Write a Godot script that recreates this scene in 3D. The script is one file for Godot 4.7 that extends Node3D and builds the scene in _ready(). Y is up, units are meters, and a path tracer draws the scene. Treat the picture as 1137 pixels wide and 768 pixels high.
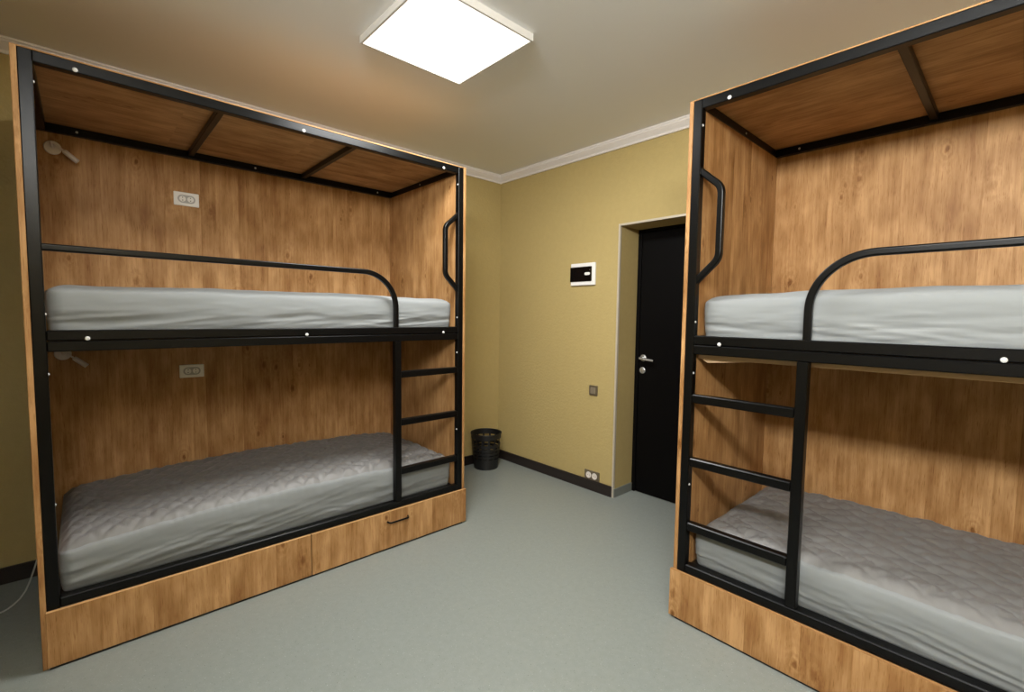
extends Node3D

const H := 2.774          # ceiling height
const RX := 4.62          # room size along x
const RZ := 3.47          # room size along z
const BL := 2.07          # bunk bed length
const BD := 0.96          # bunk bed depth
const BH := 2.396         # bunk bed height to the top of the frame
const KICK := 0.238
const WOOD_V := 2.6       # metres of wood print along the grain

var M := {}
var taken := {}
var rng := RandomNumberGenerator.new()

# ---------------------------------------------------------------- helpers
func numbered(called: String) -> String:
	if not taken.has(called):
		taken[called] = 0
		return called
	taken[called] += 1
	return "%s_%03d" % [called, taken[called]]

func begin() -> SurfaceTool:
	var st := SurfaceTool.new()
	st.begin(Mesh.PRIMITIVE_TRIANGLES)
	return st

func obj(called: String, st: SurfaceTool, m: Material, parent: Node = null) -> MeshInstance3D:
	var o := MeshInstance3D.new()
	if m.get("normal_enabled"):
		st.generate_tangents()
	o.mesh = st.commit()
	o.material_override = m
	o.cast_shadow = GeometryInstance3D.SHADOW_CASTING_SETTING_ON
	if parent == null:
		o.name = numbered(called)
		add_child(o, true)
	else:
		o.name = called
		parent.add_child(o, true)
	return o

func tag(o: Node, label: String, category: String, group := "") -> void:
	o.set_meta("label", label)
	o.set_meta("category", category)
	if group != "":
		o.set_meta("group", group)

func thing(called: String, label: String, category: String, group := "") -> Node3D:
	var o := Node3D.new()
	o.name = numbered(called)
	add_child(o, true)
	tag(o, label, category, group)
	return o

func struct(called: String, st: SurfaceTool, m: Material, label: String) -> MeshInstance3D:
	var o := obj(called, st, m)
	o.set_meta("kind", "structure")
	o.set_meta("label", label)
	return o

# one quad (or triangle when c == d) turned so that it faces along n
func quad(st: SurfaceTool, p: Array, n: Vector3, uv: Array = [], ns: Array = []) -> void:
	var idx := [0, 1, 2, 0, 2, 3] if p.size() == 4 else [0, 1, 2]
	var a: Vector3 = p[0]; var b: Vector3 = p[1]; var c: Vector3 = p[2]
	var g := (b - a).cross(c - a)
	if g.length() < 1e-12 and p.size() == 4:
		var d: Vector3 = p[3]
		g = (c - a).cross(d - a)
	if g.dot(n) > 0.0:          # Godot's front faces run clockwise
		idx.reverse()
	for i in idx:
		st.set_normal(ns[i] if ns.size() > 0 else n)
		st.set_uv(uv[i] if uv.size() > 0 else Vector2.ZERO)
		st.add_vertex(p[i])

# box from corner a to corner b with chamfered edges; uv in metres, v along the axis 'grain'
func cbox(st: SurfaceTool, a: Vector3, b: Vector3, bev := 0.0, grain := 1, off := Vector2.ZERO) -> void:
	var lo := Vector3(minf(a.x, b.x), minf(a.y, b.y), minf(a.z, b.z))
	var hi := Vector3(maxf(a.x, b.x), maxf(a.y, b.y), maxf(a.z, b.z))
	var c := (lo + hi) / 2.0
	var h := (hi - lo) / 2.0
	bev = minf(bev, minf(h.x, minf(h.y, h.z)) * 0.9)
	for ax in 3:
		var u := (ax + 1) % 3
		var v := (ax + 2) % 3
		for sg in [-1.0, 1.0]:
			var n := Vector3.ZERO
			n[ax] = sg
			var ps := []
			var us := []
			for q in [[-1, -1], [1, -1], [1, 1], [-1, 1]]:
				var p := c
				p[ax] += sg * h[ax]
				p[u] += q[0] * (h[u] - bev)
				p[v] += q[1] * (h[v] - bev)
				ps.append(p)
				us.append(wuv(p, ax, grain, off))
			quad(st, ps, n, us)
	if bev <= 0.0:
		return
	for ax in 3:            # edges along ax
		var u := (ax + 1) % 3
		var v := (ax + 2) % 3
		for su in [-1.0, 1.0]:
			for sv in [-1.0, 1.0]:
				var n := Vector3.ZERO
				n[u] = su; n[v] = sv
				n = n.normalized()
				var ps := []
				for k in [[-1, 0], [1, 0], [1, 1], [-1, 1]]:
					var p := c
					p[ax] += k[0] * (h[ax] - bev)
					p[u] += su * (h[u] - (bev if k[1] == 1 else 0.0))
					p[v] += sv * (h[v] - (bev if k[1] == 0 else 0.0))
					ps.append(p)
				var us := []
				for p in ps:
					us.append(wuv(p, u, grain, off))
				quad(st, ps, n, us)
	for sx in [-1.0, 1.0]:
		for sy in [-1.0, 1.0]:
			for sz in [-1.0, 1.0]:
				var s := Vector3(sx, sy, sz)
				var ps := []
				var us := []
				for ax in 3:
					var p := c
					for k in 3:
						p[k] += s[k] * (h[k] - (0.0 if k == ax else bev))
					ps.append(p)
					us.append(wuv(p, 0, grain, off))
				quad(st, ps, s.normalized(), us)

func wuv(p: Vector3, ax: int, grain: int, off: Vector2) -> Vector2:
	var u := 0.0
	for k in 3:
		if k != ax and k != grain:
			u = p[k]
	var v := p[grain]
	if ax == grain:
		v = p[(grain + 1) % 3] * 0.2
	return Vector2(u / 1.6, v / WOOD_V) + off

# a lathe about the axis through 'at' along 'dir'; prof = [Vector2(radius, distance along dir), ...]
func lathe(st: SurfaceTool, at: Vector3, dir: Vector3, prof: Array, seg := 24, smooth := false) -> void:
	var d := dir.normalized()
	var x := d.cross(Vector3.UP if absf(d.y) < 0.9 else Vector3.RIGHT).normalized()
	var y := d.cross(x)
	for i in prof.size() - 1:
		var p0: Vector2 = prof[i]
		var p1: Vector2 = prof[i + 1]
		var t := p1 - p0
		var nr := Vector2(t.y, -t.x).normalized()
		for k in seg:
			var a0 := TAU * k / seg
			var a1 := TAU * (k + 1) / seg
			var r0 := x * cos(a0) + y * sin(a0)
			var r1 := x * cos(a1) + y * sin(a1)
			var ps := [at + d * p0.y + r0 * p0.x, at + d * p0.y + r1 * p0.x, at + d * p1.y + r1 * p1.x, at + d * p1.y + r0 * p1.x]
			var n0 := r0 * nr.x + d * nr.y
			var n1 := r1 * nr.x + d * nr.y
			if p1.x < 1e-6:
				quad(st, [ps[0], ps[1], ps[2]], (n0 + n1).normalized(), [], [n0, n1, (n0 + n1).normalized()])
			elif p0.x < 1e-6:
				quad(st, [ps[0], ps[2], ps[3]], (n0 + n1).normalized(), [], [(n0 + n1).normalized(), n1, n0])
			else:
				quad(st, ps, (n0 + n1).normalized(), [], [n0, n1, n1, n0])

# round tube through points
func tube(st: SurfaceTool, pts: Array, r: float, seg := 10) -> void:
	var frames := []
	var t0: Vector3 = (pts[1] - pts[0]).normalized()
	var x := t0.cross(Vector3.UP if absf(t0.y) < 0.9 else Vector3.RIGHT).normalized()
	for i in pts.size():
		var t: Vector3 = (pts[mini(i + 1, pts.size() - 1)] - pts[maxi(i - 1, 0)]).normalized()
		x = (x - t * x.dot(t)).normalized()
		frames.append([x, t.cross(x), t])
	for i in pts.size() - 1:
		for k in seg:
			var a0 := TAU * k / seg
			var a1 := TAU * (k + 1) / seg
			var n00: Vector3 = frames[i][0] * cos(a0) + frames[i][1] * sin(a0)
			var n01: Vector3 = frames[i][0] * cos(a1) + frames[i][1] * sin(a1)
			var n10: Vector3 = frames[i + 1][0] * cos(a0) + frames[i + 1][1] * sin(a0)
			var n11: Vector3 = frames[i + 1][0] * cos(a1) + frames[i + 1][1] * sin(a1)
			quad(st, [pts[i] + n00 * r, pts[i] + n01 * r, pts[i + 1] + n11 * r, pts[i + 1] + n10 * r], n00 + n11, [], [n00, n01, n11, n10])
	for e in [0, pts.size() - 1]:
		var n: Vector3 = frames[e][2] * (-1.0 if e == 0 else 1.0)
		for k in seg:
			var a0 := TAU * k / seg
			var a1 := TAU * (k + 1) / seg
			quad(st, [pts[e], pts[e] + (frames[e][0] * cos(a0) + frames[e][1] * sin(a0)) * r, pts[e] + (frames[e][0] * cos(a1) + frames[e][1] * sin(a1)) * r], n)

# square tube with rounded corners bent in the plane across 'across'
func bent_bar(st: SurfaceTool, pts: Array, across: Vector3, half: float, cr: float) -> void:
	var prof := []      # [offset, normal]
	for c in [[1, 1], [-1, 1], [-1, -1], [1, -1]]:
		var base := {"1,1": 0.0, "-1,1": 90.0, "-1,-1": 180.0, "1,-1": 270.0}
		for k in 5:
			var a := deg_to_rad(base["%d,%d" % c] + 22.5 * k)
			var n := Vector2(cos(a), sin(a))
			prof.append([Vector2(c[0], c[1]) * (half - cr) + n * cr, n])
	var fr := []
	for i in pts.size():
		var t: Vector3 = (pts[mini(i + 1, pts.size() - 1)] - pts[maxi(i - 1, 0)]).normalized()
		fr.append([across.cross(t).normalized(), t])
	for i in pts.size() - 1:
		for k in prof.size():
			var a = prof[k]
			var b = prof[(k + 1) % prof.size()]
			var ps := []
			var ns := []
			for e in [[i, a], [i, b], [i + 1, b], [i + 1, a]]:
				var o: Vector2 = e[1][0]
				var n: Vector2 = e[1][1]
				ps.append(pts[e[0]] + fr[e[0]][0] * o.x + across * o.y)
				ns.append(fr[e[0]][0] * n.x + across * n.y)
			quad(st, ps, ns[0] + ns[1], [], ns)
	for e in [0, pts.size() - 1]:
		var n: Vector3 = fr[e][1] * (-1.0 if e == 0 else 1.0)
		for k in prof.size():
			var o: Vector2 = prof[k][0]
			var q: Vector2 = prof[(k + 1) % prof.size()][0]
			quad(st, [pts[e], pts[e] + fr[e][0] * o.x + across * o.y, pts[e] + fr[e][0] * q.x + across * q.y], n)

# corner points joined by straight runs with rounded corners of radius r
func rounded(pts: Array, r: float, n := 8) -> Array:
	var out := [pts[0]]
	for i in range(1, pts.size() - 1):
		var p: Vector3 = pts[i]
		var a: Vector3 = (pts[i - 1] - p).normalized()
		var b: Vector3 = (pts[i + 1] - p).normalized()
		var half := a.angle_to(b) / 2.0
		var d := r / tan(half)
		var c := p + (a + b).normalized() * (r / sin(half))
		var p0 := p + a * d - c
		var p1 := p + b * d - c
		for k in n + 1:
			out.append(c + p0.slerp(p1, float(k) / n))
	out.append(pts[-1])
	return out

# prism: outline (Vector2 list, x and y) pushed from z0 to z1
func slab(st: SurfaceTool, outline: Array, z0: float, z1: float) -> void:
	var poly := PackedVector2Array(outline)
	var tri := Geometry2D.triangulate_polygon(poly)
	for z in [[z0, -1.0], [z1, 1.0]]:
		var n := Vector3(0, 0, z[1] * signf(z1 - z0))
		for i in range(0, tri.size(), 3):
			var ps := []
			for k in 3:
				ps.append(Vector3(poly[tri[i + k]].x, poly[tri[i + k]].y, z[0]))
			quad(st, ps, n)
	var area := 0.0
	for i in poly.size():
		area += poly[i].cross(poly[(i + 1) % poly.size()])
	for i in poly.size():
		var a := poly[i]
		var b := poly[(i + 1) % poly.size()]
		var e := b - a
		var n := Vector3(e.y, -e.x, 0).normalized() * signf(area)
		quad(st, [Vector3(a.x, a.y, z0), Vector3(b.x, b.y, z0), Vector3(b.x, b.y, z1), Vector3(a.x, a.y, z1)], n)

func stadium(cx: float, cy: float, hw: float, r: float, n := 10) -> Array:
	var out := []
	for k in n + 1:
		var a := -PI / 2 + PI * k / n
		out.append(Vector2(cx + hw + cos(a) * r, cy + sin(a) * r))
	for k in n + 1:
		var a := PI / 2 + PI * k / n
		out.append(Vector2(cx - hw + cos(a) * r, cy + sin(a) * r))
	return out

# ---------------------------------------------------------------- materials
func plain(col: Color, rough: float, metal := 0.0, spec := 0.5) -> StandardMaterial3D:
	var m := StandardMaterial3D.new()
	m.albedo_color = col
	m.roughness = rough
	m.metallic = metal
	m.metallic_specular = spec
	return m

func noise(freq: float, sd: int, oct := 3) -> FastNoiseLite:
	var n := FastNoiseLite.new()
	n.seed = sd
	n.noise_type = FastNoiseLite.TYPE_SIMPLEX_SMOOTH
	n.frequency = freq
	n.fractal_octaves = oct
	return n

func wood_texture(sd: int) -> ImageTexture:
	var w := 1024
	var hh := 1280
	rng.seed = sd
	var fine := noise(1.0, sd, 2)
	var mid := noise(1.0, sd + 1, 2)
	var big := noise(1.0, sd + 2, 3)
	var edges := [0.0]
	while edges[-1] < 1.6 - 0.2:
		edges.append(edges[-1] + rng.randf_range(0.07, 0.19))
	edges.append(1.6)
	var tone := []
	var shift := []
	for i in edges.size():
		tone.append(rng.randf_range(-1.0, 1.0))
		shift.append(rng.randf_range(0.0, 50.0))
	var knots := []
	for i in 38:
		knots.append([rng.randf_range(0.06, 1.54), rng.randf_range(0.1, 2.5), rng.randf_range(0.6, 1.5), rng.randf_range(0.3, 1.0)])
	var data := PackedByteArray()
	data.resize(w * hh * 3)
	var col_of := PackedInt32Array()
	for x in w:
		var u := 1.6 * x / w
		var k := 0
		while k < edges.size() - 2 and u >= edges[k + 1]:
			k += 1
		col_of.append(k)
	var knot_grid := {}
	for kn in knots:
		var r: float = 0.16 * kn[2]
		for gx in range(int((kn[0] - r) / 0.1), int((kn[0] + r) / 0.1) + 1):
			for gy in range(int((kn[1] - r) / 0.1), int((kn[1] + r) / 0.1) + 1):
				var key := gx * 100 + gy
				if not knot_grid.has(key):
					knot_grid[key] = []
				knot_grid[key].append(kn)
	var light := Vector3(179, 138, 92)
	var dark := Vector3(119, 79, 40)
	var i := 0
	for y in hh:
		var v := WOOD_V * y / hh
		for x in w:
			var u := 1.6 * x / w
			var k := col_of[x]
			var sh: float = shift[k]
			var warp := 0.008 * big.get_noise_2d(u * 5.0 + sh, v * 1.8)
			var core := 0.0
			var key := int(u / 0.1) * 100 + int(v / 0.1)
			if knot_grid.has(key):
				for kn in knot_grid[key]:
					var du: float = (u - kn[0]) / (0.013 * kn[2])
					var dv: float = (v - kn[1]) / (0.026 * kn[2])
					var d := sqrt(du * du + dv * dv)
					if d < 6.0:
						var f := exp(-d * 0.6)
						warp += 0.014 * f * signf(du) * minf(1.0, absf(du))
						var wob := 2.5 * big.get_noise_2d(u * 45.0, v * 30.0)
						core += kn[3] * (0.60 * exp(-d * d * 2.2) + 0.55 * f * (0.35 + 0.65 * sin(d * 4.6 + wob)))
			var uu := u + warp
			var g := fine.get_noise_2d(uu * 420.0 + sh, v * 4.5 + sh)
			var pore := fine.get_noise_2d(uu * 260.0 - sh, v * 9.0 + sh * 2.0)
			var m := mid.get_noise_2d(uu * 46.0 + sh, v * 1.3)
			var b := big.get_noise_2d(u * 8.0 + sh * 3.0, v * 3.2 + sh)
			var t: float = 0.27 + 0.16 * tone[k] + 0.16 * g + 0.22 * m + 0.44 * b + core
			if pore > 0.38:
				t += (pore - 0.38) * 1.3
			if u - edges[k] < 0.0016:
				t += 0.08
			t = clampf(t, -0.15, 1.3)
			var c := light.lerp(dark, t)
			data[i] = int(clampf(c.x, 0, 255))
			data[i + 1] = int(clampf(c.y, 0, 255))
			data[i + 2] = int(clampf(c.z, 0, 255))
			i += 3
	var img := Image.create_from_data(w, hh, false, Image.FORMAT_RGB8, data)
	return ImageTexture.create_from_image(img)

func speckle_texture(size: int, base: Vector3, amp: float, flecks: int, sd: int) -> ImageTexture:
	rng.seed = sd
	var n := noise(0.03, sd, 3)
	var data := PackedByteArray()
	data.resize(size * size * 3)
	for y in size:
		for x in size:
			var q := amp * (rng.randf() - 0.5) + amp * 0.4 * n.get_noise_2d(x, y)
			var i := (y * size + x) * 3
			for k in 3:
				data[i + k] = int(clampf(base[k] + q, 0, 255))
	var img := Image.create_from_data(size, size, false, Image.FORMAT_RGB8, data)
	for f in flecks:
		var up := rng.randf() < 0.6
		var d := rng.randf_range(0.3, 1.0)
		var c := base / 255.0 + Vector3.ONE * (0.13 if up else -0.16) * d
		var px := rng.randi_range(1, size - 4)
		var py := rng.randi_range(1, size - 4)
		img.fill_rect(Rect2i(px, py, rng.randi_range(1, 3), rng.randi_range(1, 2)), Color(c.x, c.y, c.z))
	return ImageTexture.create_from_image(img)

func bump_texture(size: int, freq: float, sd: int, oct := 3) -> NoiseTexture2D:
	var t := NoiseTexture2D.new()
	t.width = size
	t.height = size
	t.seamless = true
	t.as_normal_map = true
	t.bump_strength = 4.0
	t.noise = noise(freq, sd, oct)
	return t

func make_materials() -> void:
	var w := StandardMaterial3D.new()
	w.albedo_texture = wood_texture(11)
	w.roughness = 0.5
	w.metallic_specular = 0.3
	M.wood = w
	M.board = plain(Color8(178, 150, 116), 0.8)
	M.black = plain(Color8(7, 7, 7), 0.30, 0.0, 0.32)
	M.black_plastic = plain(Color8(16, 16, 16), 0.45)
	M.screw = plain(Color8(190, 190, 187), 0.35)
	M.steel = plain(Color8(190, 190, 188), 0.3, 0.8)
	M.white = plain(Color8(228, 226, 222), 0.35)
	M.socket_grey = plain(Color8(168, 168, 165), 0.5)
	M.hole = plain(Color8(22, 22, 22), 0.6)
	M.lamp_white = plain(Color8(214, 205, 196), 0.4)

	var wall := plain(Color8(173, 153, 101), 0.75, 0.0, 0.3)
	wall.albedo_texture = speckle_texture(256, Vector3(250, 250, 250), 8.0, 0, 5)
	wall.uv1_triplanar = true
	wall.uv1_world_triplanar = true
	wall.uv1_scale = Vector3(2.2, 2.2, 2.2)
	wall.normal_enabled = true
	wall.normal_texture = bump_texture(256, 0.06, 7)
	wall.normal_scale = 0.18
	M.wall = wall

	M.ceiling = plain(Color8(238, 239, 240), 0.5, 0.0, 0.4)
	M.crown = plain(Color8(218, 212, 207), 0.5)

	var fl := StandardMaterial3D.new()
	fl.albedo_texture = speckle_texture(1024, Vector3(129, 134, 129), 8.0, 5200, 21)
	fl.uv1_triplanar = true
	fl.uv1_world_triplanar = true
	fl.uv1_scale = Vector3(0.8, 0.8, 0.8)
	fl.roughness = 0.42
	fl.metallic_specular = 0.45
	M.floor = fl
	M.cove = plain(Color8(112, 115, 108), 0.5)
	M.base = plain(Color8(34, 27, 24), 0.4)

	M.door = plain(Color8(7, 6, 6), 0.5, 0.0, 0.2)
	M.edge_trim = plain(Color8(188, 178, 160), 0.45, 0.3)

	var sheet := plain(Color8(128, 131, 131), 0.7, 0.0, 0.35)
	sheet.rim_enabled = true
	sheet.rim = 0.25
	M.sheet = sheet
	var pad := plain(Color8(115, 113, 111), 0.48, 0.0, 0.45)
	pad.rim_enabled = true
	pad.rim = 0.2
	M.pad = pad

	M.bronze = plain(Color8(120, 108, 88), 0.4, 0.55)
	M.bronze_light = plain(Color8(160, 148, 126), 0.35, 0.5)
	M.gloss_black = plain(Color8(10, 9, 10), 0.08)
	M.cable = plain(Color8(205, 205, 200), 0.5)

	var glow := plain(Color8(250, 250, 250), 0.5)
	glow.emission_enabled = true
	glow.emission = Color(1.0, 0.985, 0.96)
	glow.emission_energy_multiplier = 1.6
	M.glow = glow
	M.lamp_frame = plain(Color8(205, 202, 196), 0.4)

# ---------------------------------------------------------------- the room
func wall_box(st: SurfaceTool, a: Vector3, b: Vector3) -> void:
	cbox(st, a, b)

func crown_profile(st: SurfaceTool, from: Vector3, to: Vector3, out: Vector3) -> void:
	# profile in (distance from wall, height below ceiling)
	var prof := [Vector2(0, 0.068), Vector2(0.012, 0.068), Vector2(0.015, 0.054), Vector2(0.022, 0.046), Vector2(0.034, 0.034), Vector2(0.040, 0.026), Vector2(0.044, 0.024), Vector2(0.047, 0.012), Vector2(0.052, 0.010), Vector2(0.054, 0.0)]
	for i in prof.size() - 1:
		var a: Vector2 = prof[i]
		var b: Vector2 = prof[i + 1]
		var d := b - a
		var n := out * (-d.y) + Vector3.DOWN * d.x
		var along := (to - from).normalized()
		# mitred at the starting corner
		quad(st, [from + along * a.x + out * a.x + Vector3.DOWN * a.y, to + out * a.x + Vector3.DOWN * a.y, to + out * b.x + Vector3.DOWN * b.y, from + along * b.x + out * b.x + Vector3.DOWN * b.y], n.normalized())

func build_room() -> void:
	var t := 0.2
	var st := begin()
	wall_box(st, Vector3(-t, -0.15, -0.5), Vector3(RX + t, 0, RZ + t))
	struct("floor", st, M.floor, "speckled grey-green linoleum floor")
	st = begin()
	wall_box(st, Vector3(-t, H, -0.5), Vector3(RX + t, H + 0.15, RZ + t))
	struct("ceiling", st, M.ceiling, "smooth off-white ceiling")
	st = begin()
	wall_box(st, Vector3(-t, 0, -0.5), Vector3(0, H, RZ + t))
	struct("wall_left", st, M.wall, "olive yellow painted wall behind the bunk bed with the drawer")
	# back wall with the door opening
	st = begin()
	wall_box(st, Vector3(0, 0, -0.5), Vector3(1.40, H, 0))
	wall_box(st, Vector3(1.40, 2.127, -0.5), Vector3(2.32, H, 0))
	wall_box(st, Vector3(2.32, 0, -0.5), Vector3(RX, H, 0))
	wall_box(st, Vector3(1.40, 0, -0.5), Vector3(2.32, 2.127, -0.34))
	struct("wall_back", st, M.wall, "olive yellow painted wall with the black door in a deep recess")
	st = begin()
	wall_box(st, Vector3(RX, 0, -0.5), Vector3(RX + t, H, RZ + t))
	struct("wall_right", st, M.wall, "olive yellow painted wall at the far end of the right bunk bed")
	st = begin()
	wall_box(st, Vector3(0, 0, RZ), Vector3(RX, H, RZ + t))
	struct("wall_front", st, M.wall, "olive yellow painted wall facing the door wall")
	# crown moulding
	st = begin()
	crown_profile(st, Vector3(0, H, 0), Vector3(0, H, RZ), Vector3.RIGHT)
	struct("trim_1", st, M.crown, "white crown moulding along the top of the left wall")
	st = begin()
	crown_profile(st, Vector3(0, H, 0), Vector3(RX, H, 0), Vector3(0, 0, 1))
	struct("trim_2", st, M.crown, "white crown moulding along the top of the door wall")
	st = begin()
	crown_profile(st, Vector3(0, H, RZ), Vector3(RX, H, RZ), Vector3(0, 0, -1))
	struct("trim_4", st, M.crown, "white crown moulding along the top of the wall facing the door")
	st = begin()
	crown_profile(st, Vector3(RX, H, 0), Vector3(RX, H, RZ), Vector3.LEFT)
	struct("trim_5", st, M.crown, "white crown moulding along the top of the right wall")
	# baseboards
	st = begin()
	cbox(st, Vector3(0.013, 0, RZ - 0.013), Vector3(RX, 0.088, RZ), 0.003)
	struct("baseboard_front", st, M.base, "dark brown baseboard along the wall facing the door")
	st = begin()
	cbox(st, Vector3(RX - 0.013, 0, 0), Vector3(RX, 0.088, RZ - 0.013), 0.003)
	struct("baseboard_right", st, M.base, "dark brown baseboard along the right wall")
	st = begin()
	cbox(st, Vector3(0.0, 0, 0), Vector3(0.013, 0.088, RZ), 0.003)
	struct("baseboard_left", st, M.base, "dark brown baseboard along the left wall")
	st = begin()
	cbox(st, Vector3(0.013, 0, 0), Vector3(1.386, 0.088, 0.013), 0.003)
	struct("baseboard_back", st, M.base, "dark brown baseboard along the door wall")
	st = begin()
	cbox(st, Vector3(1.40, 0, -0.249), Vector3(1.409, 0.07, 0.0), 0.003)
	struct("baseboard_recess", st, M.cove, "grey linoleum upstand at the foot of the door recess")
	# edging round the recess
	st = begin()
	cbox(st, Vector3(1.386, 0, 0.0), Vector3(1.402, 2.128, 0.004), 0.001)
	cbox(st, Vector3(1.400, 0, -0.016), Vector3(1.402, 2.128, 0.0), 0.0005)
	cbox(st, Vector3(1.386, 2.125, 0.0), Vector3(2.334, 2.141, 0.004), 0.001)
	cbox(st, Vector3(1.402, 2.125, -0.016), Vector3(2.318, 2.127, 0.0), 0.0005)
	cbox(st, Vector3(2.318, 0, 0.0), Vector3(2.334, 2.125, 0.004), 0.001)
	struct("trim_3", st, M.edge_trim, "thin beige metal edging round the door recess")

func build_door() -> void:
	var z := -0.249
	var d := Node3D.new()
	d.name = "door_1"
	add_child(d, true)
	d.position = Vector3(1.41, 0, z)
	d.set_meta("kind", "structure")
	d.set_meta("label", "plain black door with a satin lever handle")
	var st := begin()
	cbox(st, Vector3(-0.01, 0.0, -0.09), Vector3(0.022, 2.127, 0.0), 0.003)
	cbox(st, Vector3(0.022, 2.105, -0.09), Vector3(0.878, 2.127, 0.0), 0.003)
	cbox(st, Vector3(0.878, 0.0, -0.09), Vector3(0.91, 2.127, 0.0), 0.003)
	obj("door_frame", st, M.door, d)
	st = begin()
	cbox(st, Vector3(0.025, 0.006, -0.06), Vector3(0.875, 2.102, -0.006), 0.003)
	var leaf := obj("door_leaf", st, M.door, d)
	leaf.set_meta("label", "black door leaf")
	# lever handle
	var hx := 0.066
	var hy := 1.106
	st = begin()
	lathe(st, Vector3(hx, hy, -0.006), Vector3(0, 0, 1), [Vector2(0.027, 0), Vector2(0.027, 0.006), Vector2(0.022, 0.010), Vector2(0.0, 0.010)], 24)
	lathe(st, Vector3(hx, hy, -0.006), Vector3(0, 0, 1), [Vector2(0.010, 0.010), Vector2(0.010, 0.05)], 16)
	tube(st, rounded([Vector3(hx, hy, 0.036), Vector3(hx, hy, 0.05), Vector3(hx + 0.03, hy - 0.004, 0.052), Vector3(hx + 0.115, hy - 0.012, 0.046)], 0.006, 4), 0.0095, 12)
	obj("lever_handle", st, M.steel, d).set_meta("label", "satin nickel lever handle")
	st = begin()
	lathe(st, Vector3(hx - 0.004, 1.006, -0.006), Vector3(0, 0, 1), [Vector2(0.026, 0), Vector2(0.026, 0.006), Vector2(0.021, 0.010), Vector2(0.0, 0.010)], 24)
	var ros := obj("lock_rosette", st, M.steel, d)
	ros.set_meta("label", "round satin nickel lock rosette")
	st = begin()
	cbox(st, Vector3(hx - 0.008, 0.994, 0.003), Vector3(hx, 1.018, 0.007), 0.001)
	obj("thumb_turn", st, M.bronze_light, ros)

func build_wall_fittings() -> void:
	# distribution box
	var b := thing("distribution_box", "white wall box with black glossy door beside the door recess", "fuse box")
	b.position = Vector3(0.932, 1.686, 0.0)
	var st := begin()
	cbox(st, Vector3(0, 0, 0), Vector3(0.25, 0.181, 0.022), 0.004)
	obj("housing", st, M.white, b)
	st = begin()
	cbox(st, Vector3(-0.001, 0.031, 0.0225), Vector3(0.224, 0.151, 0.031), 0.004)
	var dr := obj("cover", st, M.gloss_black, b)
	dr.set_meta("label", "black glossy cover")
	st = begin()
	slab(st, stadium(0.183, 0.092, 0.016, 0.011), 0.0305, 0.0335)
	obj("latch", st, M.white, dr).set_meta("label", "white oval latch")
	st = begin()
	lathe(st, Vector3(0.207, 0.122, 0.0305), Vector3(0, 0, 1), [Vector2(0.003, 0), Vector2(0.003, 0.001), Vector2(0, 0.001)], 10)
	obj("indicator", st, M.bronze_light, dr)
	# light switch
	var s := thing("light_switch", "bronze square light switch left of the door recess", "switch")
	s.position = Vector3(1.144, 0.79, 0.0)
	st = begin()
	cbox(st, Vector3(0, 0, 0), Vector3(0.082, 0.082, 0.010), 0.002)
	obj("frame", st, M.bronze, s)
	st = begin()
	cbox(st, Vector3(0.015, 0.015, 0.0095), Vector3(0.067, 0.067, 0.014), 0.002)
	obj("rocker", st, M.bronze_light, s)
	# double socket above the baseboard
	var o := thing("wall_socket", "bronze double socket low on the wall just above baseboard", "socket")
	o.position = Vector3(1.117, 0.0885, 0.0)
	st = begin()
	cbox(st, Vector3(0, 0, 0), Vector3(0.148, 0.076, 0.010), 0.002)
	obj("frame", st, M.bronze, o)
	for k in 2:
		st = begin()
		lathe(st, Vector3(0.044 + 0.060 * k, 0.038, 0.0095), Vector3(0, 0, 1), [Vector2(0.026, 0), Vector2(0.026, 0.004), Vector2(0.024, 0.005), Vector2(0.022, 0.001), Vector2(0, 0.001)], 24)
		var ou := obj("outlet", st, M.lamp_white, o)
		for q in [-1, 1]:
			st = begin()
			lathe(st, Vector3(0.044 + 0.060 * k + q * 0.0095, 0.038, 0.0106), Vector3(0, 0, 1), [Vector2(0.0026, 0), Vector2(0.0026, 0.0006), Vector2(0, 0.0006)], 8)
			obj("pin_hole", st, M.hole, ou)

# ---------------------------------------------------------------- bunk beds
func place_bed(n: Node3D, left: bool) -> void:
	if left:
		n.position = Vector3(0.0145, 0, 1.1505)
		n.rotation.y = PI / 2
	else:
		n.position = Vector3(2.4538, 0, 0.0484)

func bar(called: String, n: Node3D, sg: float, s0: float, s1: float, y0: float, y1: float, w0: float, w1: float, m: Material, bev := 0.003, grain := 1, off := Vector2.ZERO) -> MeshInstance3D:
	var st := begin()
	cbox(st, Vector3(sg * s0, y0, w0), Vector3(sg * s1, y1, w1), bev, grain, off)
	return obj(called, st, m, n)

func screw(n: Node3D, at: Vector3, dir: Vector3, r: float) -> void:
	var st := begin()
	lathe(st, at, dir, [Vector2(r, -0.001), Vector2(r, 0.0012), Vector2(r * 0.75, 0.0032), Vector2(r * 0.35, 0.0040), Vector2(0, 0.0042)], 12)
	obj("screw", st, M.screw, n)

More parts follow.
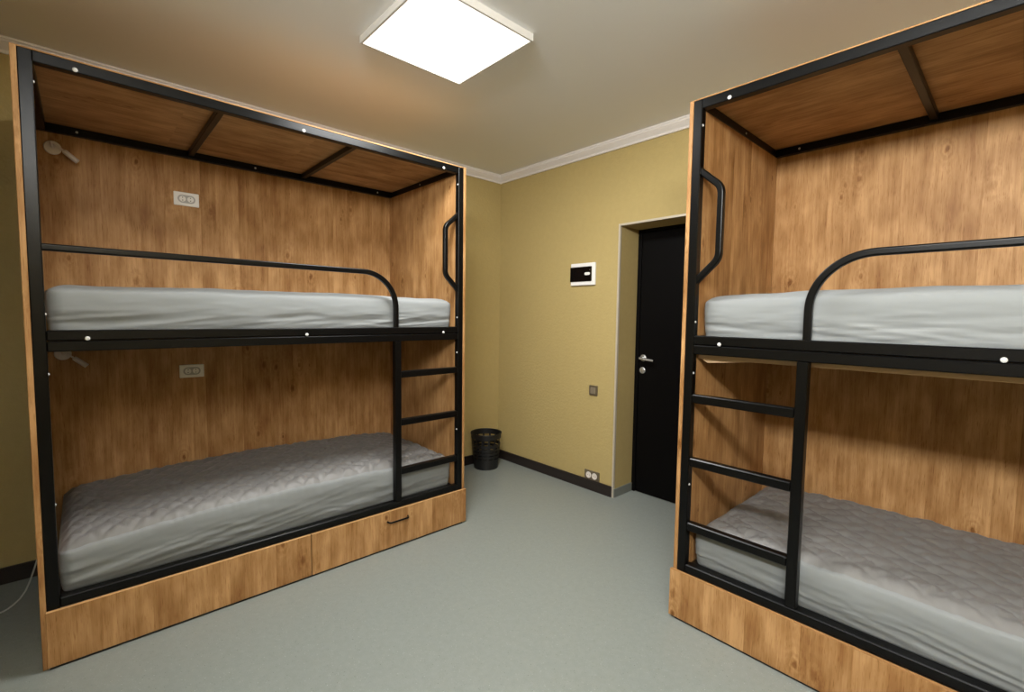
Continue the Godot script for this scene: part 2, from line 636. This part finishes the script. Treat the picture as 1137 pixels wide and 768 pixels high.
func bunk_bed(left: bool, label: String) -> Node3D:
	var sg := -1.0 if left else 1.0
	var n := thing("bunk_bed", label, "bunk bed", "bunk beds")
	place_bed(n, left)
	var F := BD
	var ro := Vector2(0.13, 0.02) if left else Vector2(0.61, 0.04)
	# wooden shell
	for s in [[0.0, 0.018], [BL - 0.018, BL]]:
		bar("side_panel", n, sg, s[0], s[1], 0.0, BH + 0.005, 0.0, F, M.wood, 0.0015, 1, ro + Vector2(s[0] * 3.1, 0.0))
	for s in [[0.040, 0.056]]:
		for y in [[0.262, 1.268], [1.352, BH - 0.04]]:
			bar("inner_side_panel", n, sg, s[0], s[1], y[0], y[1], 0.016, F - 0.041, M.wood, 0.001, 1, ro + Vector2(0.37 + s[0] * 1.7, 0.0))
	bar("back_panel", n, sg, 0.018, BL - 0.018, 0.03, BH, 0.0, 0.016, M.wood, 0.0, 1, ro)
	# canopy: three boards over the frame
	var bars := [0.735, 1.39]
	for k in 3:
		var a: float = [0.018, bars[0], bars[1]][k]
		var b: float = [bars[0], bars[1], BL - 0.018][k]
		bar("canopy_board", n, sg, a, b, BH, BH + 0.005, 0.016, F, M.wood, 0.0005, 0, ro + Vector2(0.2 * k, 0.23 * k + 0.1))
	bar("canopy_beam", n, sg, 0.058, BL - 0.058, BH - 0.041, BH, F - 0.04, F, M.black)
	bar("canopy_beam", n, sg, 0.0185, BL - 0.0185, BH - 0.041, BH, 0.016, 0.05, M.black)
	for s in [[0.0185, 0.058], [BL - 0.058, BL - 0.0185]]:
		bar("canopy_beam", n, sg, s[0], s[1], BH - 0.041, BH, 0.05, F - 0.04, M.black)
	for s in bars:
		bar("canopy_crossbar", n, sg, s - 0.015, s + 0.015, BH - 0.03, BH, 0.05, F - 0.04, M.black)
	# frame
	for s in [[0.0185, 0.058], [BL - 0.058, BL - 0.0185]]:
		bar("post", n, sg, s[0], s[1], KICK - 0.03, BH, F - 0.04, F, M.black)
	bar("bunk_beam", n, sg, 0.058, BL - 0.058, 1.311, 1.352, F - 0.04, F, M.black, 0.004)
	bar("bunk_beam", n, sg, 0.058, BL - 0.058, 1.268, 1.309, F - 0.04, F, M.black, 0.004)
	bar("bottom_beam", n, sg, 0.058, BL - 0.058, KICK, 0.278, F - 0.04, F, M.black, 0.004)
	bar("ladder_upright", n, sg, 0.48, 0.52, 0.278, 1.268, F - 0.04, F, M.black)
	for y in [0.440, 0.746, 1.043]:
		bar("rung", n, sg, 0.058, 0.48, y, y + 0.039, F - 0.04, F - 0.001, M.black, 0.004)
	# bed bases
	for y in [[0.245, 0.261], [1.318, 1.334]]:
		bar("bed_base", n, sg, 0.058, BL - 0.058, y[0], y[1], 0.018, F - 0.042, M.black_plastic, 0.001)
	# guard rail and grab handle
	var zc := F - 0.02
	var across := Vector3(0, 0, 1)
	var st := begin()
	bent_bar(st, rounded([Vector3(sg * (BL - 0.056), 1.673, zc), Vector3(sg * 0.506, 1.673, zc), Vector3(sg * 0.506, 1.350, zc)], 0.205, 16), across, 0.014, 0.007)
	obj("guard_rail", st, M.black, n)
	st = begin()
	bent_bar(st, rounded([Vector3(sg * 0.045, 2.098, zc), Vector3(sg * 0.150, 2.004, zc), Vector3(sg * 0.150, 1.694, zc), Vector3(sg * 0.045, 1.594, zc)], 0.065, 8), across, 0.0145, 0.0075)
	obj("grab_handle", st, M.black, n)
	# screws
	for s in [0.176, 1.036, 1.894]:
		screw(n, Vector3(sg * s, 2.364, F), Vector3(0, 0, 1), 0.0085)
		screw(n, Vector3(sg * s, 1.318, F), Vector3(0, 0, 1), 0.0085)
		screw(n, Vector3(sg * s, BH - 0.022, 0.05), Vector3(0, 0, 1), 0.006)
	for y in [2.285, 1.414, 1.18, 0.658]:
		screw(n, Vector3(sg * 0.058, y, F - 0.012), Vector3(sg, 0, 0), 0.0055)
		screw(n, Vector3(sg * (BL - 0.058), y, F - 0.012), Vector3(-sg, 0, 0), 0.0055)
	screw(n, Vector3(sg * 0.058, BH - 0.022, 0.48), Vector3(sg, 0, 0), 0.0055)
	# shadow-gap strip and front boards
	bar("gap_shade_strip", n, sg, 0.02, BL - 0.02, 0.0, 0.03, F - 0.03, F + 0.008, M.black_plastic, 0.0)  # black strip put in as the shadow gap below the front boards
	if left:
		var d := bar("drawer_front", n, sg, -0.004, 1.0325, 0.012, KICK, F + 0.0005, F + 0.0165, M.wood, 0.001, 1, ro + Vector2(0.33, 0.5))
		bar("front_board", n, sg, 1.0375, BL - 0.016, 0.012, KICK, F + 0.0005, F + 0.0165, M.wood, 0.001, 1, ro + Vector2(0.05, 0.37))
		st = begin()
		tube(st, rounded([Vector3(sg * 0.448, 0.176, F + 0.0165), Vector3(sg * 0.456, 0.174, F + 0.040), Vector3(sg * 0.579, 0.174, F + 0.040), Vector3(sg * 0.587, 0.176, F + 0.0165)], 0.012, 6), 0.0055, 10)
		obj("drawer_handle", st, M.black, d).set_meta("label", "black bow handle")
	else:
		bar("front_board", n, sg, -0.007, BL - 0.016, 0.012, KICK, F + 0.0005, F + 0.0165, M.wood, 0.001, 1, ro + Vector2(0.47, 0.55))
		# pale bed board edge showing under the beam
		bar("slat_board", n, sg, 0.060, BL - 0.060, 1.246, 1.2655, F - 0.075, F - 0.048, M.board, 0.002)
		st = begin()
		slab(st, [Vector2(0.066, 1.2455), Vector2(0.30, 1.2455), Vector2(0.10, 1.228)], F - 0.09, F - 0.06)
		obj("slat_corner", st, M.board, n)
	return n

# ---------------------------------------------------------------- mattresses
# s0..s1 along the bed, w0..w1 across, y0 bottom; top(a) gives the height along the bed
func mattress(left: bool, label: String, y0: float, ends: float, crown: float, sd: int, quilt: int, fine: bool, peak: float) -> void:
	var sg := -1.0 if left else 1.0
	var n := thing("mattress", label, "mattress", "mattresses on the bunk beds")
	place_bed(n, left)
	n.position.y = y0
	var s0 := 0.071
	var s1 := BL - 0.062
	var w0 := 0.030
	var w1 := BD - 0.070
	var hs := (s1 - s0) / 2.0
	var hw := (w1 - w0) / 2.0
	var cs := (s0 + s1) / 2.0
	var cw := (w0 + w1) / 2.0
	var nx := 240 if fine else 120
	var nz := 110 if fine else 40
	var rc := 0.034
	var lump := noise(1.0, sd, 3)
	var crease := noise(1.0, sd + 5, 2)
	var pos := []      # grid of points
	for i in nx + 1:
		var row := []
		var x := hs * (2.0 * i / nx - 1.0)
		for j in nz + 1:
			var z := hw * (2.0 * j / nz - 1.0)
			var px := x
			var pz := z
			var e := minf(hs - absf(x), hw - absf(z))
			var cxx := absf(x) - (hs - rc)
			var czz := absf(z) - (hw - rc)
			if cxx > 0.0 and czz > 0.0:
				var q := maxf(cxx, czz) / sqrt(cxx * cxx + czz * czz)
				px = signf(x) * (hs - rc + cxx * q)
				pz = signf(z) * (hw - rc + czz * q)
				e = rc - maxf(cxx, czz)
			var a := clampf((px + hs) / (2.0 * hs), 0.0, 1.0)
			var y := ends + crown * pow(maxf(sin(PI * pow(a, peak)), 0.0), 0.65)
			y += 0.006 * lump.get_noise_2d(px * 2.2, pz * 3.0)
			y -= 0.020 * pow(clampf(1.0 - e / 0.07, 0.0, 1.0), 2.4)
			if quilt > 0:
				var f := clampf(e / 0.03, 0.0, 1.0)
				var wx := px + 0.008 * lump.get_noise_2d(px * 7.0, pz * 7.0)
				var wz := pz + 0.008 * lump.get_noise_2d(px * 7.0 + 30.0, pz * 7.0)
				var puff := 0.0
				if quilt == 1:      # wavy lozenges
					var aa := sin(PI * (wx / 0.105 + wz / 0.105))
					var bb := sin(PI * (wx / 0.105 - wz / 0.105))
					puff = pow(absf(aa * bb), 0.4)
				else:               # long narrow lozenges along the bed
					var aa := sin(PI * (wx / 0.15 + wz / 0.10))
					var bb := sin(PI * (wx / 0.15 - wz / 0.10))
					puff = pow(absf(aa * bb), 0.4)
				y += (0.014 if quilt == 1 else 0.010) * puff * f
				# creases where the cover is drawn over the edge
				var g := clampf(1.0 - absf(e - 0.09) / 0.10, 0.0, 1.0)
				y += 0.007 * g * (1.0 - absf(crease.get_noise_2d(px * 16.0 + pz * 9.0, pz * 5.0)) * 2.2)
				y += 0.004 * crease.get_noise_2d(px * 22.0, pz * 13.0)
			row.append(Vector3(px, y, pz))
		pos.append(row)
	var st := begin()
	st.set_smooth_group(0)
	for i in nx:
		for j in nz:
			var ps := [pos[i][j], pos[i + 1][j], pos[i + 1][j + 1], pos[i][j + 1]]
			for k in ([0, 1, 2, 0, 2, 3] if sg > 0 else [0, 2, 1, 0, 3, 2]):
				var p: Vector3 = ps[k]
				st.set_uv(Vector2(p.x, p.z))
				st.add_vertex(Vector3(sg * (p.x + cs), p.y, p.z + cw))
	st.index()
	st.generate_normals()
	if quilt > 0:
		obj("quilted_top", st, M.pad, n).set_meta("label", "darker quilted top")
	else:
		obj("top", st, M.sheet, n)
	# skirt round the edge of the same grid
	var ring := []
	for i in nx:
		ring.append(pos[i][nz])
	for j in nz:
		ring.append(pos[nx][nz - j])
	for i in nx:
		ring.append(pos[nx - i][0])
	for j in nz:
		ring.append(pos[0][j])
	var rows := 30
	var cols := []
	var run := 0.0
	var cnt := ring.size()
	for i in cnt:
		var p: Vector3 = ring[i]
		var inner := Vector3(clampf(p.x, -hs + rc, hs - rc), 0, clampf(p.z, -hw + rc, hw - rc))
		var out := (Vector3(p.x, 0, p.z) - inner)
		if out.length() < 1e-5:
			out = Vector3(p.x, 0, 0) if absf(p.x) > hs - 1e-4 else Vector3(0, 0, p.z)
		out = out.normalized()
		if i > 0:
			run += (ring[i] - ring[i - 1]).length()
		var col := []
		for r in rows + 1:
			var t := float(r) / rows
			var y := p.y * (1.0 - t)
			var bulge := 0.020 * pow(maxf(sin(PI * pow(t, 0.62)), 0.0), 0.6) - 0.006 * t
			var envelope := sin(PI * clampf(t, 0.0, 1.0))
			var hgt := 1.0 - t
			var fold := crease.get_noise_2d(run * 0.9 + 11.0, hgt * 2.6 + run * 1.3)
			var fold2 := crease.get_noise_2d(run * 1.6 - 7.0, hgt * 5.5 - run * 2.2)
			var low := 0.12 + 0.88 * smoothstep(0.3, 0.85, t)
			var patch := smoothstep(-0.15, 0.25, lump.get_noise_2d(run * 1.3 + 50.0, 3.0))
			bulge += envelope * low * (0.012 * (0.3 - absf(fold) * 1.5) + patch * 0.010 * (0.35 - absf(fold2) * 1.7))
			bulge += envelope * 0.006 * lump.get_noise_2d(run * 1.7, t * 1.5)
			bulge = minf(bulge, 0.027) * (1.0 - 0.45 * absf(out.x))
			col.append(Vector3(p.x, 0, p.z) + out * bulge + Vector3.UP * y)
		cols.append(col)
	st = begin()
	st.set_smooth_group(0)
	for i in cnt:
		var i2 := (i + 1) % cnt
		for r in rows:
			var ps := [cols[i][r], cols[i2][r], cols[i2][r + 1], cols[i][r + 1]]
			for k in ([0, 1, 2, 0, 2, 3] if sg > 0 else [0, 2, 1, 0, 3, 2]):
				var p: Vector3 = ps[k]
				st.set_uv(Vector2(p.x, p.y))
				st.add_vertex(Vector3(sg * (p.x + cs), p.y, p.z + cw))
	# underside
	for i in cnt:
		var i2 := (i + 1) % cnt
		var ps := [cols[i][rows], cols[i2][rows], Vector3(0, 0, 0)]
		for k in ([0, 1, 2] if sg > 0 else [0, 2, 1]):
			var p: Vector3 = ps[k]
			st.set_uv(Vector2(p.x, p.z))
			st.add_vertex(Vector3(sg * (p.x + cs), p.y, p.z + cw))
	st.index()
	st.generate_normals()
	obj("cover_skirt", st, M.sheet, n)

# ---------------------------------------------------------------- small things
func bed_socket(y: float, label: String) -> void:
	# on the back panel of the left bunk bed, facing +x
	var n := thing("double_socket", label, "socket", "sockets in the left bunk bed")
	n.position = Vector3(0.0305, y, 2.628)
	n.rotation.y = PI / 2       # local x runs towards the door wall, local z into the room
	var st := begin()
	cbox(st, Vector3(0, 0, 0), Vector3(0.128, 0.080, 0.009), 0.0025)
	obj("plate", st, M.white, n)
	# raised rim in the shape of two joined rounds, with a recessed face
	st = begin()
	var outer := stadium(0.064, 0.040, 0.021, 0.028, 12)
	var inner := stadium(0.064, 0.040, 0.021, 0.0245, 12)
	for i in outer.size():
		var a: Vector2 = outer[i]; var b: Vector2 = outer[(i + 1) % outer.size()]
		var c: Vector2 = inner[(i + 1) % outer.size()]; var d: Vector2 = inner[i]
		var q := func(p: Vector2, z: float) -> Vector3: return Vector3(p.x, p.y, z)
		quad(st, [q.call(a, 0.0118), q.call(b, 0.0118), q.call(c, 0.0118), q.call(d, 0.0118)], Vector3(0, 0, 1))
		var no := Vector3(a.x + b.x - 0.128, a.y + b.y - 0.08, 0).normalized()
		quad(st, [q.call(a, 0.008), q.call(b, 0.008), q.call(b, 0.0118), q.call(a, 0.0118)], no)
		quad(st, [q.call(d, 0.0092), q.call(c, 0.0092), q.call(c, 0.0118), q.call(d, 0.0118)], -no)
	obj("rim", st, M.white, n)
	st = begin()
	slab(st, stadium(0.064, 0.040, 0.021, 0.0242, 12), 0.0085, 0.0094)
	obj("recess", st, M.socket_grey, n)
	for k in 2:
		var cx := 0.044 + 0.040 * k
		st = begin()
		lathe(st, Vector3(cx, 0.040, 0.0092), Vector3(0, 0, 1), [Vector2(0.0165, 0), Vector2(0.0165, 0.0016), Vector2(0.015, 0.002), Vector2(0, 0.002)], 20)
		var ou := obj("outlet", st, M.white, n)
		for q in [-1, 1]:
			st = begin()
			lathe(st, Vector3(cx, 0.040 + q * 0.0085, 0.0113), Vector3(0, 0, 1), [Vector2(0.0029, 0), Vector2(0.0029, 0.0004), Vector2(0, 0.0004)], 8)
			obj("pin_hole", st, M.hole, ou)

func reading_lamp(y: float, label: String) -> void:
	var n := thing("reading_lamp", label, "lamp", "reading lamps in the left bunk bed")
	n.position = Vector3(0.0305, y, 3.141)
	var st := begin()
	lathe(st, Vector3.ZERO, Vector3.RIGHT, [Vector2(0.035, 0), Vector2(0.035, 0.006), Vector2(0.032, 0.010), Vector2(0, 0.010)], 32)
	obj("base", st, M.lamp_white, n)
	var knee := Vector3(0.052, 0.021, 0.003)
	var tip := Vector3(0.070, -0.067, -0.094)
	var dir := (tip - knee).normalized()
	st = begin()
	tube(st, rounded([Vector3(0.008, 0.0, 0.0), Vector3(0.040, 0.012, 0.002), knee, knee + dir * 0.015, knee + dir * 0.066], 0.005, 4), 0.0048, 10)
	obj("arm", st, M.lamp_white, n)
	st = begin()
	lathe(st, knee + dir * 0.062, dir, [Vector2(0, 0), Vector2(0.008, 0.0), Vector2(0.0122, 0.005), Vector2(0.0122, 0.070), Vector2(0.0105, 0.070), Vector2(0.0105, 0.055), Vector2(0, 0.055)], 20)
	obj("head", st, M.lamp_white, n)

func waste_bin() -> void:
	var n := thing("waste_bin", "black slotted plastic waste bin in the room corner", "bin")
	n.position = Vector3(0.158, 0, 0.285)
	var hh := 0.33
	var rb := 0.112
	var rt := 0.143
	var seg := 56
	var st := begin()
	# wall of ribs and bands; slots stay open
	var bands := [0.0, 0.095, 0.105, 0.128, 0.138, 0.161, 0.171, 0.194, 0.204, 0.235, 0.285, hh]
	for b in bands.size() - 1:
		var y0: float = bands[b]
		var y1: float = bands[b + 1]
		var open := b % 2 == 1 and b > 0 and b < bands.size() - 2
		for k in seg:
			if open and k % 4 != 0:
				continue
			var a0 := TAU * k / seg
			var a1 := TAU * (k + 1) / seg
			for q in [[0.0, 1.0], [-0.003, -1.0]]:
				var ps := []
				for e in [[a0, y0], [a1, y0], [a1, y1], [a0, y1]]:
					var r: float = lerpf(rb, rt, e[1] / hh) + q[0]
					ps.append(Vector3(cos(e[0]) * r, e[1], sin(e[0]) * r))
				var am := (a0 + a1) / 2.0
				quad(st, ps, Vector3(cos(am), 0, sin(am)) * q[1])
	obj("body", st, M.black_plastic, n)
	st = begin()
	lathe(st, Vector3.ZERO, Vector3.UP, [Vector2(0, 0.0), Vector2(rb - 0.002, 0.0), Vector2(rb - 0.002, 0.004), Vector2(0, 0.004)], seg)
	obj("bottom", st, M.black_plastic, n)
	st = begin()
	var ringp := []
	for k in 57:
		var a := TAU * k / 56.0
		ringp.append(Vector3(cos(a) * rt, hh, sin(a) * rt))
	tube(st, ringp, 0.006, 8)
	obj("rim", st, M.black_plastic, n)

func power_cable() -> void:
	var c := Curve3D.new()
	var pts := [Vector3(0.030, 0.32, 3.236), Vector3(0.024, 0.11, 3.275), Vector3(0.036, 0.006, 3.306), Vector3(0.094, 0.004, 3.311), Vector3(0.174, 0.004, 3.318), Vector3(0.247, 0.004, 3.332), Vector3(0.301, 0.004, 3.353), Vector3(0.334, 0.004, 3.374), Vector3(0.350, 0.004, 3.41), Vector3(0.352, 0.004, 3.45)]
	for i in pts.size():
		var t: Vector3 = (pts[mini(i + 1, pts.size() - 1)] - pts[maxi(i - 1, 0)]) / 6.0
		t.y *= 0.3
		c.add_point(pts[i], -t, t)
	var baked := []
	for k in 41:
		var p := c.sample_baked(c.get_baked_length() * k / 40.0)
		p.y = maxf(p.y, 0.004)
		baked.append(p)
	var st := begin()
	tube(st, baked, 0.0038, 8)
	tag(obj("power_cable", st, M.cable), "thin white cable on the floor behind the left bunk bed", "cable")

# a flat glowing panel with half sizes a, c; it looks down, or into the room when tipped
func light_panel(called: String, at: Vector3, tip: float, a: float, c: float, energy: float, label: String, category: String) -> void:
	var n := thing(called, label, category)
	n.position = at
	n.rotation.x = tip
	var d := 0.036
	var rim := 0.011
	for k in 4:
		var b := begin()
		var lo := Vector3(-a, -d, -c); var hi := Vector3(a, 0, -c + rim)
		if k == 1: lo = Vector3(-a, -d, c - rim); hi = Vector3(a, 0, c)
		if k == 2: lo = Vector3(-a, -d, -c + rim); hi = Vector3(-a + rim, 0, c - rim)
		if k == 3: lo = Vector3(a - rim, -d, -c + rim); hi = Vector3(a, 0, c - rim)
		cbox(b, lo, hi, 0.0015)
		obj("frame_side", b, M.lamp_frame, n)
	var st := begin()
	cbox(st, Vector3(-a + rim, -d + 0.002, -c + rim), Vector3(a - rim, -d + 0.008, c - rim))
	obj("light_diffuser", st, M.glow, n).set_meta("label", "glowing white diffuser")
	var l := AreaLight3D.new()
	l.name = "panel_light"
	l.area_size = Vector2(2 * (a - rim), 2 * (c - rim))
	l.light_energy = energy
	l.light_color = Color(0.985, 0.99, 0.985)
	l.shadow_enabled = true
	l.area_range = 12.0
	l.position = Vector3(0, -d - 0.003, 0)
	l.rotation.x = -PI / 2
	n.add_child(l, true)

func _ready() -> void:
	# camera
	var cam := Camera3D.new()
	cam.name = "camera"
	var yaw := deg_to_rad(-47.4675)
	var pit := deg_to_rad(-3.744)
	var rol := deg_to_rad(0.7426)
	var f := Vector3(sin(yaw) * cos(pit), sin(pit), -cos(yaw) * cos(pit))
	var r := Vector3(cos(yaw), 0, sin(yaw))
	var u := r.cross(f)
	var r2 := r * cos(rol) + u * sin(rol)
	var u2 := u * cos(rol) - r * sin(rol)
	cam.transform = Transform3D(Basis(r2, u2, -f), Vector3(3.5244, 1.4335, 3.0578))
	cam.fov = rad_to_deg(2.0 * atan(384.0 / 520.247))
	cam.near = 0.02
	add_child(cam, true)
	cam.current = true
	# environment: the room is closed, only its ceiling lamp and the added panel light it
	var we := WorldEnvironment.new()
	we.name = "environment"
	var env := Environment.new()
	env.background_mode = Environment.BG_COLOR
	env.background_color = Color(0, 0, 0)
	env.tonemap_mode = Environment.TONE_MAPPER_LINEAR
	env.tonemap_exposure = 0.915
	env.sdfgi_enabled = true
	env.ssao_enabled = true
	env.ssil_enabled = true
	we.environment = env
	add_child(we, true)
	make_materials()
	# ceiling lamp and added light panel
	light_panel("ceiling_lamp", Vector3(1.569, H, 1.721), 0.0, 0.298, 0.298, 6.3, "square glowing ceiling panel in front of the left bunk bed", "ceiling light")
	light_panel("added_wall_panel", Vector3(3.70, 2.555, RZ), PI / 2, 0.80, 0.14, 14.0, "added unseen oblong light panel high on the wall facing the door", "added light")  # added unseen panel standing in for soft light bounced behind the camera
	# structure
	build_room()
	build_door()
	# large things
	bunk_bed(true, "wood and black metal bunk bed with a handled drawer, along left wall")
	bunk_bed(false, "wood and black metal bunk bed without drawer handle, right of the door")
	mattress(true, "grey covered mattress on upper bunk of the bed along left wall", 1.3345, 0.198, 0.012, 31, 0, false, 1.0)
	mattress(true, "grey mattress with quilted top on lower bunk of the bed along left wall", 0.2615, 0.192, 0.052, 41, 1, true, 1.0)
	mattress(false, "grey covered mattress on upper bunk of the bed right of the door", 1.3345, 0.196, 0.022, 51, 0, false, 1.0)
	mattress(false, "grey mattress with quilted top on lower bunk of the bed right of door", 0.2615, 0.155, 0.060, 61, 2, true, 0.62)
	# small things
	build_wall_fittings()
	bed_socket(2.072, "white double socket on the upper bunk's back panel of left bed")
	bed_socket(1.022, "white double socket on the lower bunk's back panel of left bed")
	reading_lamp(2.279, "small off-white reading lamp in the upper bunk of left bed")
	reading_lamp(1.196, "small off-white reading lamp in the lower bunk of left bed")
	waste_bin()
	power_cable()
